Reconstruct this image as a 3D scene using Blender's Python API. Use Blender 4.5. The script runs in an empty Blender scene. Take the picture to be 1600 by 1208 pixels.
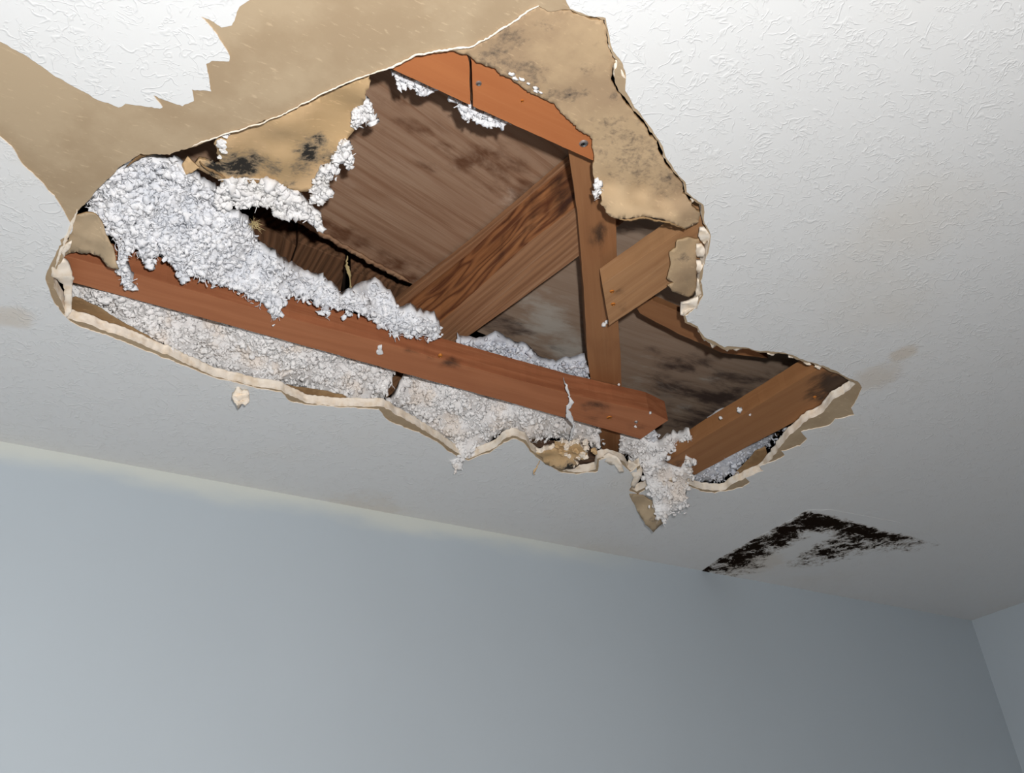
import bpy, bmesh, math, random
import numpy as np
from mathutils import Vector, Matrix, noise
from mathutils.geometry import delaunay_2d_cdt

S = bpy.context.scene
C = S.collection
rnd = random.Random(7)
RNG = np.random.default_rng(11)

# ------------------------------------------------------------------ camera
CAM_Z, H = 1.70, 0.74                     # eye height, ceiling above the eye
F_PX, CX, CY = 1545.26, 800.0, 604.0
R = np.array([[0.8215533, -0.56327555, -0.08815236],      # room axes seen in the camera (right, down, forward)
              [0.23031265, 0.4693271, -0.85246006],
              [0.5215422, 0.68003877, 0.51530671]])
cam_d = bpy.data.cameras.new('camera')
cam_d.sensor_fit = 'HORIZONTAL'; cam_d.sensor_width = 36.0
cam_d.lens = F_PX / 1600.0 * 36.0
cam_d.clip_start = 0.01
cam = bpy.data.objects.new('camera', cam_d); C.objects.link(cam)
right, down, fwd = Vector(R[0]), Vector(R[1]), Vector(R[2])
cam.matrix_world = Matrix((
    (right.x, -down.x, -fwd.x, 0), (right.y, -down.y, -fwd.y, 0),
    (right.z, -down.z, -fwd.z, CAM_Z), (0, 0, 0, 1)))
S.camera = cam

# ------------------------------------------------------------------ world, lamps, exposure
W = bpy.data.worlds.new('world'); S.world = W; W.use_nodes = True
W.node_tree.nodes['Background'].inputs[0].default_value = (0.8, 0.9, 1.0, 1)
W.node_tree.nodes['Background'].inputs[1].default_value = 0.0
S.view_settings.view_transform = 'Standard'
S.view_settings.look = 'None'
S.view_settings.gamma = 1.0
S.view_settings.use_curve_mapping = False
S.view_settings.exposure = 0.0
S.cycles.max_bounces = 8
S.cycles.diffuse_bounces = 5
S.cycles.use_denoising = True

# the camera's own flash, above and right of the lens
fl = bpy.data.lights.new('camera_flash', 'POINT'); fl.energy = 57.0; fl.shadow_soft_size = 0.012
fl.color = (1.0, 0.975, 0.955)
flo = bpy.data.objects.new('camera_flash', fl); C.objects.link(flo)
flo.location = Vector((0, 0, CAM_Z)) + right * 0.045 - down * 0.06 - fwd * 0.02
# weak warm fill lamp added behind the camera; no window is built there
dl = bpy.data.lights.new('added_fill', 'AREA'); dl.shape = 'RECTANGLE'; dl.size = 1.6; dl.size_y = 1.2
dl.energy = 2.2; dl.color = (1.0, 0.84, 0.68)
dlo = bpy.data.objects.new('added_fill', dl); C.objects.link(dlo)
dlo.location = (0.4, -2.1, 1.35); dlo.rotation_euler = (math.radians(90), 0, 0)
dlo.rotation_euler = Vector((0, -1, 0)).to_track_quat('Z', 'Y').to_euler()

# ------------------------------------------------------------------ helpers
def P(x, y, dz=0.0):
    """room point seen at (x, y) of the photograph at height dz above the ceiling face"""
    d = R.T @ np.array([x - CX, y - CY, F_PX])
    d = d / d[2] * (H + dz)
    return np.array([d[0], d[1], CAM_Z + d[2]])

def proj(p):
    q = R @ (np.asarray(p) - np.array([0, 0, CAM_Z]))
    return CX + F_PX * q[0] / q[2], CY + F_PX * q[1] / q[2]

def rough(poly, amp=1.2, step=5.0, seed=0, closed=True):
    """ragged version of a traced outline"""
    r = random.Random(seed); out = []
    n = len(poly)
    for i in range(n if closed else n - 1):
        a, b = poly[i], poly[(i + 1) % n]
        L = math.hypot(b[0] - a[0], b[1] - a[1]); k = max(1, int(L / step))
        for j in range(k):
            t = j / k; x = a[0] + (b[0] - a[0]) * t; y = a[1] + (b[1] - a[1]) * t
            if L > 0 and j:
                g = r.gauss(0, amp) * 0.22 + amp * 1.7 * noise.noise(Vector((x * .055, y * .055, seed * 3.1))) + amp * .9 * noise.noise(Vector((x * .16, y * .16, seed * 2.3 + 9)))
                x += -(b[1] - a[1]) / L * g; y += (b[0] - a[0]) / L * g
            out.append((x, y))
    if not closed: out.append(poly[-1])
    return out

def inside(px, py, poly):
    """vectorised point in polygon"""
    px = np.asarray(px, float); py = np.asarray(py, float)
    res = np.zeros(px.shape, bool); n = len(poly)
    for i in range(n):
        x0, y0 = poly[i]; x1, y1 = poly[i - 1]
        if y0 == y1: continue
        c = ((y0 > py) != (y1 > py)) & (px < (x1 - x0) * (py - y0) / (y1 - y0) + x0)
        res ^= c
    return res

def tri2d(outer, holes=(), pts=()):
    """constrained triangulation: vertices and the triangles inside outer and outside holes"""
    vs, es = [], []
    for lp in (outer,) + tuple(holes):
        s = len(vs); n = len(lp)
        vs += [Vector(p) for p in lp]; es += [(s + i, s + (i + 1) % n) for i in range(n)]
    vs += [Vector(p) for p in pts]
    v, e, f, *_ = delaunay_2d_cdt(vs, es, [], 0, 1e-7)
    v = np.array([(a.x, a.y) for a in v])
    f = np.array([t for t in f if len(t) == 3])
    c = v[f].mean(axis=1)
    ok = inside(c[:, 0], c[:, 1], outer)
    for h in holes: ok &= ~inside(c[:, 0], c[:, 1], h)
    f = f[ok]
    a = v[f]
    area = (a[:, 1, 0] - a[:, 0, 0]) * (a[:, 2, 1] - a[:, 0, 1]) - (a[:, 1, 1] - a[:, 0, 1]) * (a[:, 2, 0] - a[:, 0, 0])
    f[area < 0] = f[area < 0][:, ::-1]
    f = f[np.abs(area) > 1e-12]
    used = np.unique(f); m = -np.ones(len(v), int); m[used] = np.arange(len(used))
    return v[used], m[f]

def boundary(f):
    cnt = {}
    for t in f:
        for a, b in ((t[0], t[1]), (t[1], t[2]), (t[2], t[0])):
            if (b, a) in cnt: del cnt[(b, a)]
            else: cnt[(a, b)] = 1
    return list(cnt)

def slab(low, layers, f, jit=0.0):
    """solid between the lower surface and its copies raised by layers; returns verts, faces, face tags (0 low, 1 side, 2 top)"""
    n = len(low); low = np.asarray(low)
    V = [low]; Fc = [(a, b, c) for a, b, c in f]; tags = [0] * len(f)
    be = boundary(f)
    bn = np.zeros((n, 2))
    for a, b in be:
        d = low[b, :2] - low[a, :2]; nn = np.array([d[1], -d[0]]); nn /= (np.linalg.norm(nn) + 1e-12)
        bn[a] += nn; bn[b] += nn
    for i, h in enumerate(layers):
        u = low.copy(); u[:, 2] += h
        if jit and 0 < len(layers) - 1 and i < len(layers) - 1:
            u[:, :2] += bn * (RNG.normal(0, jit, n) + jit * .6)[:, None]
        V.append(u)
        o0, o1 = i * n, (i + 1) * n
        for a, b in be:
            Fc.append((o0 + b, o0 + a, o1 + a, o1 + b)); tags.append(1)
    o = len(layers) * n
    Fc += [(o + c, o + b, o + a) for a, b, c in f]; tags += [2] * len(f)
    return np.concatenate(V), Fc, tags

def mesh_obj(name, V, Fc, mats, parent=None, tags=None, smooth=False, frame=None, attrs=None):
    """link ONE mesh; frame = (origin, 3x3 columns) stores it in a local frame"""
    V = np.asarray(V, float)
    me = bpy.data.meshes.new(name)
    o = bpy.data.objects.new(name, me)
    if frame is not None:
        org, M = frame
        V = (V - org) @ M
        mw = Matrix.Identity(4)
        for i in range(3):
            for j in range(3): mw[i][j] = M[i, j]
            mw[i][3] = org[i]
        o.matrix_world = mw
    me.from_pydata([tuple(v) for v in V], [], [tuple(int(i) for i in t) for t in Fc])
    for m in (mats if isinstance(mats, (list, tuple)) else [mats]): me.materials.append(m)
    if tags is not None and len(me.materials) > 1:
        mx = len(me.materials) - 1
        me.polygons.foreach_set('material_index', [min(t, mx) for t in tags])
    if smooth: me.polygons.foreach_set('use_smooth', [True] * len(me.polygons))
    for k, arr in (attrs or {}).items():
        at = me.attributes.new(k, 'FLOAT', 'POINT'); at.data.foreach_set('value', np.asarray(arr, np.float32))
    me.update()
    C.objects.link(o)
    if parent is not None:
        o.parent = parent
        o.matrix_parent_inverse = parent.matrix_world.inverted()
    return o

def tag(o, label=None, cat=None, group=None, kind=None):
    if label: o['label'] = label
    if cat: o['category'] = cat
    if group: o['group'] = group
    if kind: o['kind'] = kind
    return o

def idw(ctrl):
    c = np.array(ctrl, float)
    if c.ndim == 1: c = c[None]
    def z(x, y):
        x = np.asarray(x, float)[..., None]; y = np.asarray(y, float)[..., None]
        w = 1.0 / ((x - c[:, 0]) ** 2 + (y - c[:, 1]) ** 2 + 220.0) ** 1.5
        return (w * c[:, 2]).sum(-1) / w.sum(-1)
    return z

def spots(lst):
    """sum of soft round marks [(x, y, rx, ry, weight)] at picture points"""
    def s(x, y):
        t = np.zeros(np.shape(x))
        for (a, b, rx, ry, w) in lst:
            t = np.maximum(t, w * np.exp(-(((x - a) / rx) ** 2 + ((y - b) / ry) ** 2)))
        return t
    return s

def grid_pts(poly, step):
    xs = [p[0] for p in poly]; ys = [p[1] for p in poly]
    gx, gy = np.meshgrid(np.arange(min(xs), max(xs), step), np.arange(min(ys), max(ys), step))
    gx = gx + RNG.uniform(-.25, .25, gx.shape) * step; gy = gy + RNG.uniform(-.25, .25, gy.shape) * step
    ok = inside(gx, gy, poly)
    return list(zip(gx[ok], gy[ok]))

def relief(name, outline, zf, thick, mats, parent=None, amp=1.2, step=5, grid=9, stain=None, bump=0.0, bscale=30.0,
           seed=0, jit=0.0, layers=None, smooth=True):
    """a sheet with real thickness whose outline was traced from the photograph; zf gives its height above the ceiling face"""
    if not callable(zf): zf = idw(zf if isinstance(zf, list) else [(0, 0, zf)])
    ol = rough(outline, amp, step, seed)
    pts = grid_pts(ol, grid)
    v, f = tri2d(ol, (), pts)
    dz = zf(v[:, 0], v[:, 1])
    low = np.array([P(a, b, c) for (a, b), c in zip(v, dz)])
    if bump:
        k = np.array([noise.fractal(Vector(p) * bscale + Vector((seed, 0, 0)), 1.0, 2.0, 4) for p in low])
        low[:, 2] += bump * k
    # seen from below: keep the lower face pointing down
    a = low[f[0]]
    if np.cross(a[1] - a[0], a[2] - a[0])[2] > 0: f = f[:, ::-1]
    ly = layers or [thick]
    Vv, Fc, tg = slab(low, ly, f, jit)
    at = {}
    if stain is not None:
        s = stain(v[:, 0], v[:, 1]); at['stain'] = np.concatenate([s] * (len(ly) + 1))
    o = mesh_obj(name, Vv, Fc, mats, parent, tg, smooth, attrs=at)
    return o

def prism(name, outline, dz, height, mat, along, parent=None, stain=None, amp=0.35, step=9, grid=14, seed=0, bevel=0.0016, end_dz=None, side=None, pale=None):
    """a length of timber: traced lower face raised to its height; along = two picture points that give the grain direction"""
    zf = (lambda x, y: np.full(np.shape(x), dz)) if end_dz is None else end_dz
    ol = rough(outline, amp, step, seed)
    v, f = tri2d(ol, (), grid_pts(ol, grid))
    low = np.array([P(a, b, c) for (a, b), c in zip(v, zf(v[:, 0], v[:, 1]))])
    a = low[f[0]]
    if np.cross(a[1] - a[0], a[2] - a[0])[2] > 0: f = f[:, ::-1]
    ly = [height * .5, height]
    Vv, Fc, tg = slab(low, ly, f)
    p0, p1 = P(*along[0], dz), P(*along[1], dz)
    x = (p1 - p0) / np.linalg.norm(p1 - p0); z = np.array([0, 0, 1.0]); y = np.cross(z, x); y /= np.linalg.norm(y); z = np.cross(x, y)
    at = {}
    if stain is not None:
        q = np.array([proj(p) for p in Vv]); at['stain'] = stain(q[:, 0], q[:, 1])
    if pale is not None:
        q = np.array([proj(p) for p in Vv]); at['pale'] = pale(q[:, 0], q[:, 1])
    o = mesh_obj(name, Vv, Fc, [mat, side] if side else mat, parent, tg, False, (p0, np.array([x, y, z]).T), at)
    if bevel:
        m = o.modifiers.new('worn_edges', 'BEVEL'); m.width = bevel; m.segments = 3; m.limit_method = 'ANGLE'; m.angle_limit = math.radians(50)
    return o

def rise(r, up):
    """height above picture point r (point, dz) at which a vertical edge meets picture line up"""
    p = P(r[0], r[1], r[2]); (x0, y0), (x1, y1) = up
    lo, hi = 0.0, 0.5
    def side(h):
        q = proj(p + np.array([0, 0, h])); return (x1 - x0) * (q[1] - y0) - (y1 - y0) * (q[0] - x0)
    s0 = side(0)
    for _ in range(40):
        m = (lo + hi) / 2
        if side(m) * s0 > 0: lo = m
        else: hi = m
    return lo

# ------------------------------------------------------------------ materials
def new_mat(name, rough_=0.8, spec=0.3):
    m = bpy.data.materials.new(name); m.use_nodes = True
    nt = m.node_tree; b = nt.nodes['Principled BSDF']
    b.inputs['Roughness'].default_value = rough_
    b.inputs['Specular IOR Level'].default_value = spec
    return m, nt, b

def N(nt, typ, **kw):
    n = nt.nodes.new(typ)
    for k, v in kw.items():
        if k.startswith('i_'):
            key = k[2:]
            n.inputs[int(key) if key.isdigit() else key.replace('_', ' ')].default_value = v
        else: setattr(n, k, v)
    return n

def L(nt, a, b): nt.links.new(a, b)

def coord(nt, scale=(1, 1, 1)):
    tc = N(nt, 'ShaderNodeTexCoord'); mp = N(nt, 'ShaderNodeMapping'); mp.inputs['Scale'].default_value = scale
    L(nt, tc.outputs['Object'], mp.inputs['Vector']); return mp.outputs[0]

def noise_n(nt, vec, scale, detail=4, rough_=.55, dist=0.0):
    n = N(nt, 'ShaderNodeTexNoise'); n.inputs['Scale'].default_value = scale; n.inputs['Detail'].default_value = detail
    n.inputs['Roughness'].default_value = rough_; n.inputs['Distortion'].default_value = dist
    L(nt, vec, n.inputs['Vector']); return n.outputs['Fac']

def math_n(nt, op, a, b=None, c=None, clamp=False):
    n = N(nt, 'ShaderNodeMath', operation=op, use_clamp=clamp)
    for i, v in enumerate((a, b, c)):
        if v is None: continue
        if isinstance(v, (int, float)): n.inputs[i].default_value = v
        else: L(nt, v, n.inputs[i])
    return n.outputs[0]

def remap(nt, v, a, b, c=0.0, d=1.0):
    n = N(nt, 'ShaderNodeMapRange', interpolation_type='SMOOTHSTEP')
    L(nt, v, n.inputs[0])
    for i, k in enumerate((a, b, c, d)): n.inputs[i + 1].default_value = k
    return n.outputs[0]

def mix(nt, fac, a, b):
    n = N(nt, 'ShaderNodeMix', data_type='RGBA')
    if isinstance(fac, (int, float)): n.inputs[0].default_value = fac
    else: L(nt, fac, n.inputs[0])
    for i, v in ((6, a), (7, b)):
        if isinstance(v, tuple): n.inputs[i].default_value = v + (1,) if len(v) == 3 else v
        else: L(nt, v, n.inputs[i])
    return n.outputs[2]

def bump(nt, b, hgt, strength=.5, dist=.001):
    n = N(nt, 'ShaderNodeBump'); n.inputs['Strength'].default_value = strength; n.inputs['Distance'].default_value = dist
    L(nt, hgt, n.inputs['Height']); L(nt, n.outputs[0], b.inputs['Normal'])

def attr(nt, name='stain'):
    a = N(nt, 'ShaderNodeAttribute'); a.attribute_name = name; return a.outputs['Fac']

def paint_bump(nt, vec):
    """thin curled ridges of a hand-brushed ceiling texture"""
    tot = None
    for sc, off, k in ((40, 0, 1.0), (54, 5, .85), (76, 9, .6)):
        mp = N(nt, 'ShaderNodeMapping'); mp.inputs['Location'].default_value = (off, off * .7, 0); L(nt, vec, mp.inputs['Vector'])
        n = noise_n(nt, mp.outputs[0], sc, 2.0, .5, .6)
        ridge = remap(nt, math_n(nt, 'ABSOLUTE', math_n(nt, 'SUBTRACT', n, .5)), .0, .030, k, 0)
        mask = remap(nt, noise_n(nt, mp.outputs[0], sc * .8, 2.0), .48, .57, 0, 1)
        r = math_n(nt, 'MULTIPLY', ridge, mask)
        tot = r if tot is None else math_n(nt, 'MAXIMUM', tot, r)
    fine = noise_n(nt, vec, 160, 3)
    return math_n(nt, 'ADD', tot, math_n(nt, 'MULTIPLY', fine, .06))

PAINT = (0.735, 0.755, 0.76)
def make_paint(name='ceiling_paint', mold=False):
    m, nt, b = new_mat(name, .42, .5)
    vec = coord(nt)
    big = noise_n(nt, vec, 2.3, 4)
    col = mix(nt, remap(nt, big, .5, .72), PAINT, (0.715, 0.71, 0.68))
    tcw = N(nt, 'ShaderNodeTexCoord')
    for (qx, qy, rr, kk) in ((1412, 552, .05, .45), (20, 495, .06, .4), (1370, 590, .10, .35), (1180, 880, .16, .3), (560, 800, .18, .25)):
        w = P(qx, qy); d = N(nt, 'ShaderNodeVectorMath', operation='DISTANCE'); L(nt, tcw.outputs['Object'], d.inputs[0]); d.inputs[1].default_value = tuple(w)
        f_ = math_n(nt, 'SUBTRACT', remap(nt, d.outputs['Value'], 0, rr, 1, 0), math_n(nt, 'MULTIPLY', noise_n(nt, vec, 26, 5, .65), .9))
        col = mix(nt, remap(nt, f_, 0, .45, 0, kk), col, (.58, .47, .33))
    if mold:
        s = attr(nt)
        n1 = noise_n(nt, vec, 34, 7, .72, .5); n2 = noise_n(nt, vec, 150, 4, .7)
        v = math_n(nt, 'ADD', math_n(nt, 'MULTIPLY', n1, .75), math_n(nt, 'MULTIPLY', n2, .25))
        t = math_n(nt, 'ADD', s, math_n(nt, 'MULTIPLY', math_n(nt, 'SUBTRACT', v, .5), 3.3))
        g = remap(nt, s, .02, .15)
        halo = math_n(nt, 'MULTIPLY', g, remap(nt, t, .05, .50, 0, .75)); core = math_n(nt, 'MULTIPLY', g, remap(nt, t, .34, .56))
        L(nt, math_n(nt, 'MULTIPLY_ADD', core, -.5, .5), b.inputs['Specular IOR Level'])
        L(nt, math_n(nt, 'MULTIPLY_ADD', core, .55, .42), b.inputs['Roughness'])
        col = mix(nt, halo, col, (.24, .19, .135)); col = mix(nt, core, col, (.016, .011, .008))
    L(nt, col, b.inputs['Base Color'])
    bump(nt, b, paint_bump(nt, vec), .36, .0014)
    return m
M_PAINT = make_paint()
M_MOLD = make_paint('moldy_paint', True)

def make_paper(name, base, dark, mold=(.035, .032, .028), grey=(.22, .18, .13)):
    m, nt, b = new_mat(name, .9, .15)
    vec = coord(nt)
    n = noise_n(nt, vec, 9, 6, .6); fib = noise_n(nt, coord(nt, (60, 220, 60)), 1.5, 3)
    col = mix(nt, remap(nt, n, .40, .62), base, dark)
    col = mix(nt, remap(nt, fib, .60, .74, 0, .5), col, tuple(min(1, c * 1.35) for c in base))
    s = attr(nt)
    n1 = noise_n(nt, vec, 85, 6, .7, .3); n2 = noise_n(nt, vec, 260, 3, .6)
    v = math_n(nt, 'ADD', math_n(nt, 'MULTIPLY', n1, .7), math_n(nt, 'MULTIPLY', n2, .3))
    t = math_n(nt, 'ADD', s, math_n(nt, 'MULTIPLY', math_n(nt, 'SUBTRACT', v, .5), 2.2))
    has = remap(nt, s, .03, .22)
    col = mix(nt, math_n(nt, 'MULTIPLY', has, remap(nt, t, .12, .62, 0, .85)), col, grey)
    col = mix(nt, math_n(nt, 'MULTIPLY', has, remap(nt, t, .52, .74)), col, mold)
    L(nt, col, b.inputs['Base Color'])
    bump(nt, b, math_n(nt, 'ADD', noise_n(nt, vec, 60, 4), math_n(nt, 'MULTIPLY', fib, .3)), .25, .001)
    return m
M_PAPER = make_paper('brown_face_paper', (.44, .345, .23), (.37, .28, .18))
M_TAN = make_paper('tan_paper', (.64, .45, .255), (.54, .375, .20))
M_FLAP = make_paper('moldy_flap_paper', (.475, .35, .215), (.37, .265, .165), (.07, .055, .045), (.17, .13, .095))
M_BACK = make_paper('back_paper', (.34, .22, .11), (.24, .15, .075))

def make_gypsum():
    m, nt, b = new_mat('broken_gypsum', .95, .1); vec = coord(nt)
    n = noise_n(nt, vec, 70, 5)
    L(nt, mix(nt, remap(nt, n, .4, .7), (.90, .82, .71), (.80, .68, .53)), b.inputs['Base Color'])
    bump(nt, b, noise_n(nt, vec, 180, 4), .35, .001); return m
M_GYP = make_gypsum()

def make_wood(name, base, dark, light, rings=60.0, streak=.6, warp=1.0, contrast=.6, stain_c=(.03, .02, .014), rough_=.7, pale=(.34, .30, .25), grain=1.0):
    """sawn timber: growth bands along the length, fine fibre streaks, dark stains and pale wear where marked"""
    m, nt, b = new_mat(name, rough_, .25)
    tc = N(nt, 'ShaderNodeTexCoord'); sp = N(nt, 'ShaderNodeSeparateXYZ'); L(nt, tc.outputs['Object'], sp.inputs[0])
    w = noise_n(nt, coord(nt, (2.0, 9, 9)), 1.6, 2, .5)
    yz = math_n(nt, 'ADD', sp.outputs[1], math_n(nt, 'MULTIPLY', sp.outputs[2], .62))
    rad = math_n(nt, 'ADD', math_n(nt, 'MULTIPLY', yz, rings), math_n(nt, 'MULTIPLY', w, 7 * warp))
    band = math_n(nt, 'ABSOLUTE', math_n(nt, 'SUBTRACT', math_n(nt, 'FRACT', rad), .5))
    fine = noise_n(nt, coord(nt, (4 * grain, 230 * grain, 230 * grain)), 1.0, 4, .6)
    mid = noise_n(nt, coord(nt, (2.2 * grain, 60 * grain, 60 * grain)), 1.0, 5, .6)
    col = mix(nt, remap(nt, band, .12, .5, 0, contrast), base, dark)
    col = mix(nt, remap(nt, mid, .42, .66, 0, .8 * streak), col, dark)
    col = mix(nt, remap(nt, fine, .48, .74, 0, .7 * streak), col, light)
    for nm, cc, off in (('pale', pale, 3.0), ('stain', stain_c, 0.0)):
        sv = attr(nt, nm); mp = N(nt, 'ShaderNodeMapping'); mp.inputs['Location'].default_value = (off, off, off)
        mp.inputs['Scale'].default_value = (9, 24, 24)
        tcs = N(nt, 'ShaderNodeTexCoord'); L(nt, tcs.outputs['Object'], mp.inputs['Vector'])
        nn = noise_n(nt, mp.outputs[0], 1.2, 8, .66, .3)
        t = math_n(nt, 'ADD', sv, math_n(nt, 'MULTIPLY', math_n(nt, 'SUBTRACT', nn, .5), 1.5))
        col = mix(nt, math_n(nt, 'MULTIPLY', remap(nt, sv, .02, .12), remap(nt, t, .05, .50, 0, .9)), col, cc)
    L(nt, col, b.inputs['Base Color'])
    bump(nt, b, math_n(nt, 'ADD', math_n(nt, 'MULTIPLY', fine, .6), math_n(nt, 'MULTIPLY', band, .5)), .22, .0007)
    return m
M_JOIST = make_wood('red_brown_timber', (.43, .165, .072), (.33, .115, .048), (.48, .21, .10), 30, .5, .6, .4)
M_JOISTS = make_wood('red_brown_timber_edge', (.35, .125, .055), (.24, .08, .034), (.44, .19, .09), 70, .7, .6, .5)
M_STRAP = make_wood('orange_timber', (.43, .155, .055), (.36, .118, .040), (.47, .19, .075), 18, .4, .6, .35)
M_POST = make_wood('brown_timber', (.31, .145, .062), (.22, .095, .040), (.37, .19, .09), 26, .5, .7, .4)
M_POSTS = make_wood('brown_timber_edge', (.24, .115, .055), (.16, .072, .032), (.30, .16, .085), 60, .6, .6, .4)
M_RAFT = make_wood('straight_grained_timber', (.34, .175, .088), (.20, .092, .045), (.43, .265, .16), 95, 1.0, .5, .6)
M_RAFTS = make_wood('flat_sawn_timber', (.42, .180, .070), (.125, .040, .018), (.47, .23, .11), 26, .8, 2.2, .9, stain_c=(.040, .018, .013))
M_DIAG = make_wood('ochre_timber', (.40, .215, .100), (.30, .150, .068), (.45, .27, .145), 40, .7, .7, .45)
M_BEAM = make_wood('smooth_brown_timber', (.32, .150, .060), (.25, .108, .042), (.36, .18, .08), 20, .5, .5, .35)
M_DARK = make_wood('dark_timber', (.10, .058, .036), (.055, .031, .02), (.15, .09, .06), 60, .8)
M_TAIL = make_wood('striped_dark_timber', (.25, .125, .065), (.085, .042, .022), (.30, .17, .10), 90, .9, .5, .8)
M_PLY = make_wood('roof_plywood', (.350, .225, .148), (.215, .105, .056), (.40, .28, .20), 5, .8, .9, .22, stain_c=(.105, .040, .017), grain=1.5, pale=(.55, .44, .35))
M_PLYG = make_wood('grey_moldy_plywood', (.40, .295, .22), (.30, .20, .135), (.46, .37, .29), 5, .6, .9, .2, grain=1.5, stain_c=(.050, .032, .030), pale=(.56, .52, .46))
M_EDGE = make_wood('splintered_plywood_edge', (.36, .22, .13), (.22, .11, .06), (.45, .32, .22), 40, .8)

def make_fluff(name, a, b_, c):
    m, nt, b = new_mat(name, .95, .1); vec = coord(nt)
    n = noise_n(nt, vec, 120, 4, .6); n2 = noise_n(nt, vec, 22, 3)
    col = mix(nt, remap(nt, n, .38, .62), a, b_)
    col = mix(nt, remap(nt, n2, .52, .68, 0, .75), col, c)
    L(nt, col, b.inputs['Base Color'])
    bump(nt, b, noise_n(nt, vec, 320, 4), .3, .001)
    tr = N(nt, 'ShaderNodeBsdfTranslucent'); L(nt, col, tr.inputs['Color'])
    mx = N(nt, 'ShaderNodeMixShader'); mx.inputs[0].default_value = .10
    L(nt, b.outputs[0], mx.inputs[1]); L(nt, tr.outputs[0], mx.inputs[2])
    L(nt, mx.outputs[0], nt.nodes['Material Output'].inputs['Surface'])
    return m
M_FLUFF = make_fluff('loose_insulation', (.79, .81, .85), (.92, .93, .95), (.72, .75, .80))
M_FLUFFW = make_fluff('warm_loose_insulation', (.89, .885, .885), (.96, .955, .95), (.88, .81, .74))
M_WHITE = make_fluff('white_batt', (.84, .84, .85), (.92, .92, .92), (.80, .79, .77))
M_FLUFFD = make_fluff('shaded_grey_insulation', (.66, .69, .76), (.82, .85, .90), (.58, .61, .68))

def make_wall():
    m, nt, b = new_mat('pale_blue_wall_paint', .6, .3); vec = coord(nt)
    base = mix(nt, remap(nt, noise_n(nt, vec, 3, 3), .4, .65), (.475, .535, .582), (.465, .524, .570))
    tc = N(nt, 'ShaderNodeTexCoord'); sp = N(nt, 'ShaderNodeSeparateXYZ'); L(nt, tc.outputs['Object'], sp.inputs[0])
    n = noise_n(nt, coord(nt, (5, 5, 14)), 1.4, 4)
    zz = math_n(nt, 'ADD', sp.outputs[2], math_n(nt, 'MULTIPLY', n, .05))
    # paler band along the top of the wall; it thins out to the right
    edge = math_n(nt, 'SUBTRACT', 1.0, remap(nt, sp.outputs[0], 1.0, 1.5))
    f = math_n(nt, 'MULTIPLY', remap(nt, zz, CAM_Z + H - .02, CAM_Z + H + .022, 0, .8), edge)
    L(nt, mix(nt, f, base, (.66, .68, .62)), b.inputs['Base Color'])
    bump(nt, b, noise_n(nt, vec, 240, 3), .12, .0006); return m
M_WALL = make_wall()
def plain(name, col, r=.8, metal=0.0):
    m, nt, b = new_mat(name, r, .3); vec = coord(nt)
    L(nt, mix(nt, noise_n(nt, vec, 60, 3), col, tuple(c * .8 for c in col)), b.inputs['Base Color'])
    b.inputs['Metallic'].default_value = metal; return m
M_FLOOR = plain('brown_carpet', (.24, .13, .07), .95)
M_NAIL = plain('grey_nail_steel', (.42, .42, .42), .45, .7)
M_RUST = plain('rusty_nail_steel', (.55, .19, .03), .6, .2)
M_STRAW = plain('dry_straw', (.50, .40, .20), .9)
M_ROOF = plain('dark_roof_boards', (.05, .032, .022), .9)

# ------------------------------------------------------------------ the room
CEIL = CAM_Z + H
YW, XW = 1.437, 2.600
X0, Y0 = -1.4, -2.3
def boxv(x0, y0, z0, x1, y1, z1):
    V = [(x, y, z) for z in (z0, z1) for y in (y0, y1) for x in (x0, x1)]
    F_ = [(0, 2, 3, 1), (4, 5, 7, 6), (0, 1, 5, 4), (2, 6, 7, 3), (0, 4, 6, 2), (1, 3, 7, 5)]
    return V, F_
def room(name, *b, mat=None):
    V, F_ = boxv(*b); o = mesh_obj(name, V, F_, mat); tag(o, kind='structure'); return o
room('wall_back', X0, YW, 0, XW + .1, YW + .1, CEIL, mat=M_WALL)
room('wall_right', XW, Y0, 0, XW + .1, YW, CEIL, mat=M_WALL)
room('wall_left', X0 - .1, Y0, 0, X0, YW + .1, CEIL, mat=M_WALL)
room('wall_front', X0 - .1, Y0 - .1, 0, XW + .1, Y0, CEIL, mat=M_WALL)
room('floor', X0 - .1, Y0 - .1, -.1, XW + .1, YW + .1, 0, mat=M_FLOOR)
room('roof_deck', X0 - .1, Y0 - .1, CEIL + .5, XW + .1, YW + .1, CEIL + .53, mat=M_ROOF)

# hole broken through the board
HOLE = [(150,298),(185,262),(220,240),(265,242),(340,214),(440,180),(515,142),(580,116),(610,107),(650,86),(707,79),(735,74),
 (770,55),(800,36),(830,16),(843,10),(860,18),(891,15),(915,25),(945,31),(950,60),(955,80),(966,97),(960,112),(962,132),
 (985,165),(1010,195),(1030,225),(1037,245),(1050,265),(1068,285),(1070,302),(1085,314),(1096,320),(1098,345),(1109,370),
 (1105,395),(1097,420),(1092,440),(1096,462),(1086,480),(1068,494),(1070,504),(1088,512),(1098,530),(1130,546),(1165,545),
 (1188,551),(1225,553),(1250,563),(1290,576),(1322,592),(1337,600),(1318,616),(1300,626),(1284,646),(1256,660),(1230,685),(1208,712),
 (1190,735),(1165,746),(1130,766),(1098,765),(1072,756),(1050,750),(1020,752),(995,768),(986,764),(1000,745),(1000,727),(985,735),
 (972,720),(950,713),(933,717),(931,733),(905,738),(880,736),(850,718),(833,705),(822,688),(805,681),(785,688),(768,702),(732,717),
 (720,712),(693,692),(660,672),(640,659),(600,636),(540,635),(480,630),(440,610),(400,604),(330,586),(275,561),(220,537),
 (165,517),(140,507),(103,497),(96,470),(84,450),(82,430),(97,408),(102,388),(112,352),(118,335),(132,320)]
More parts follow.
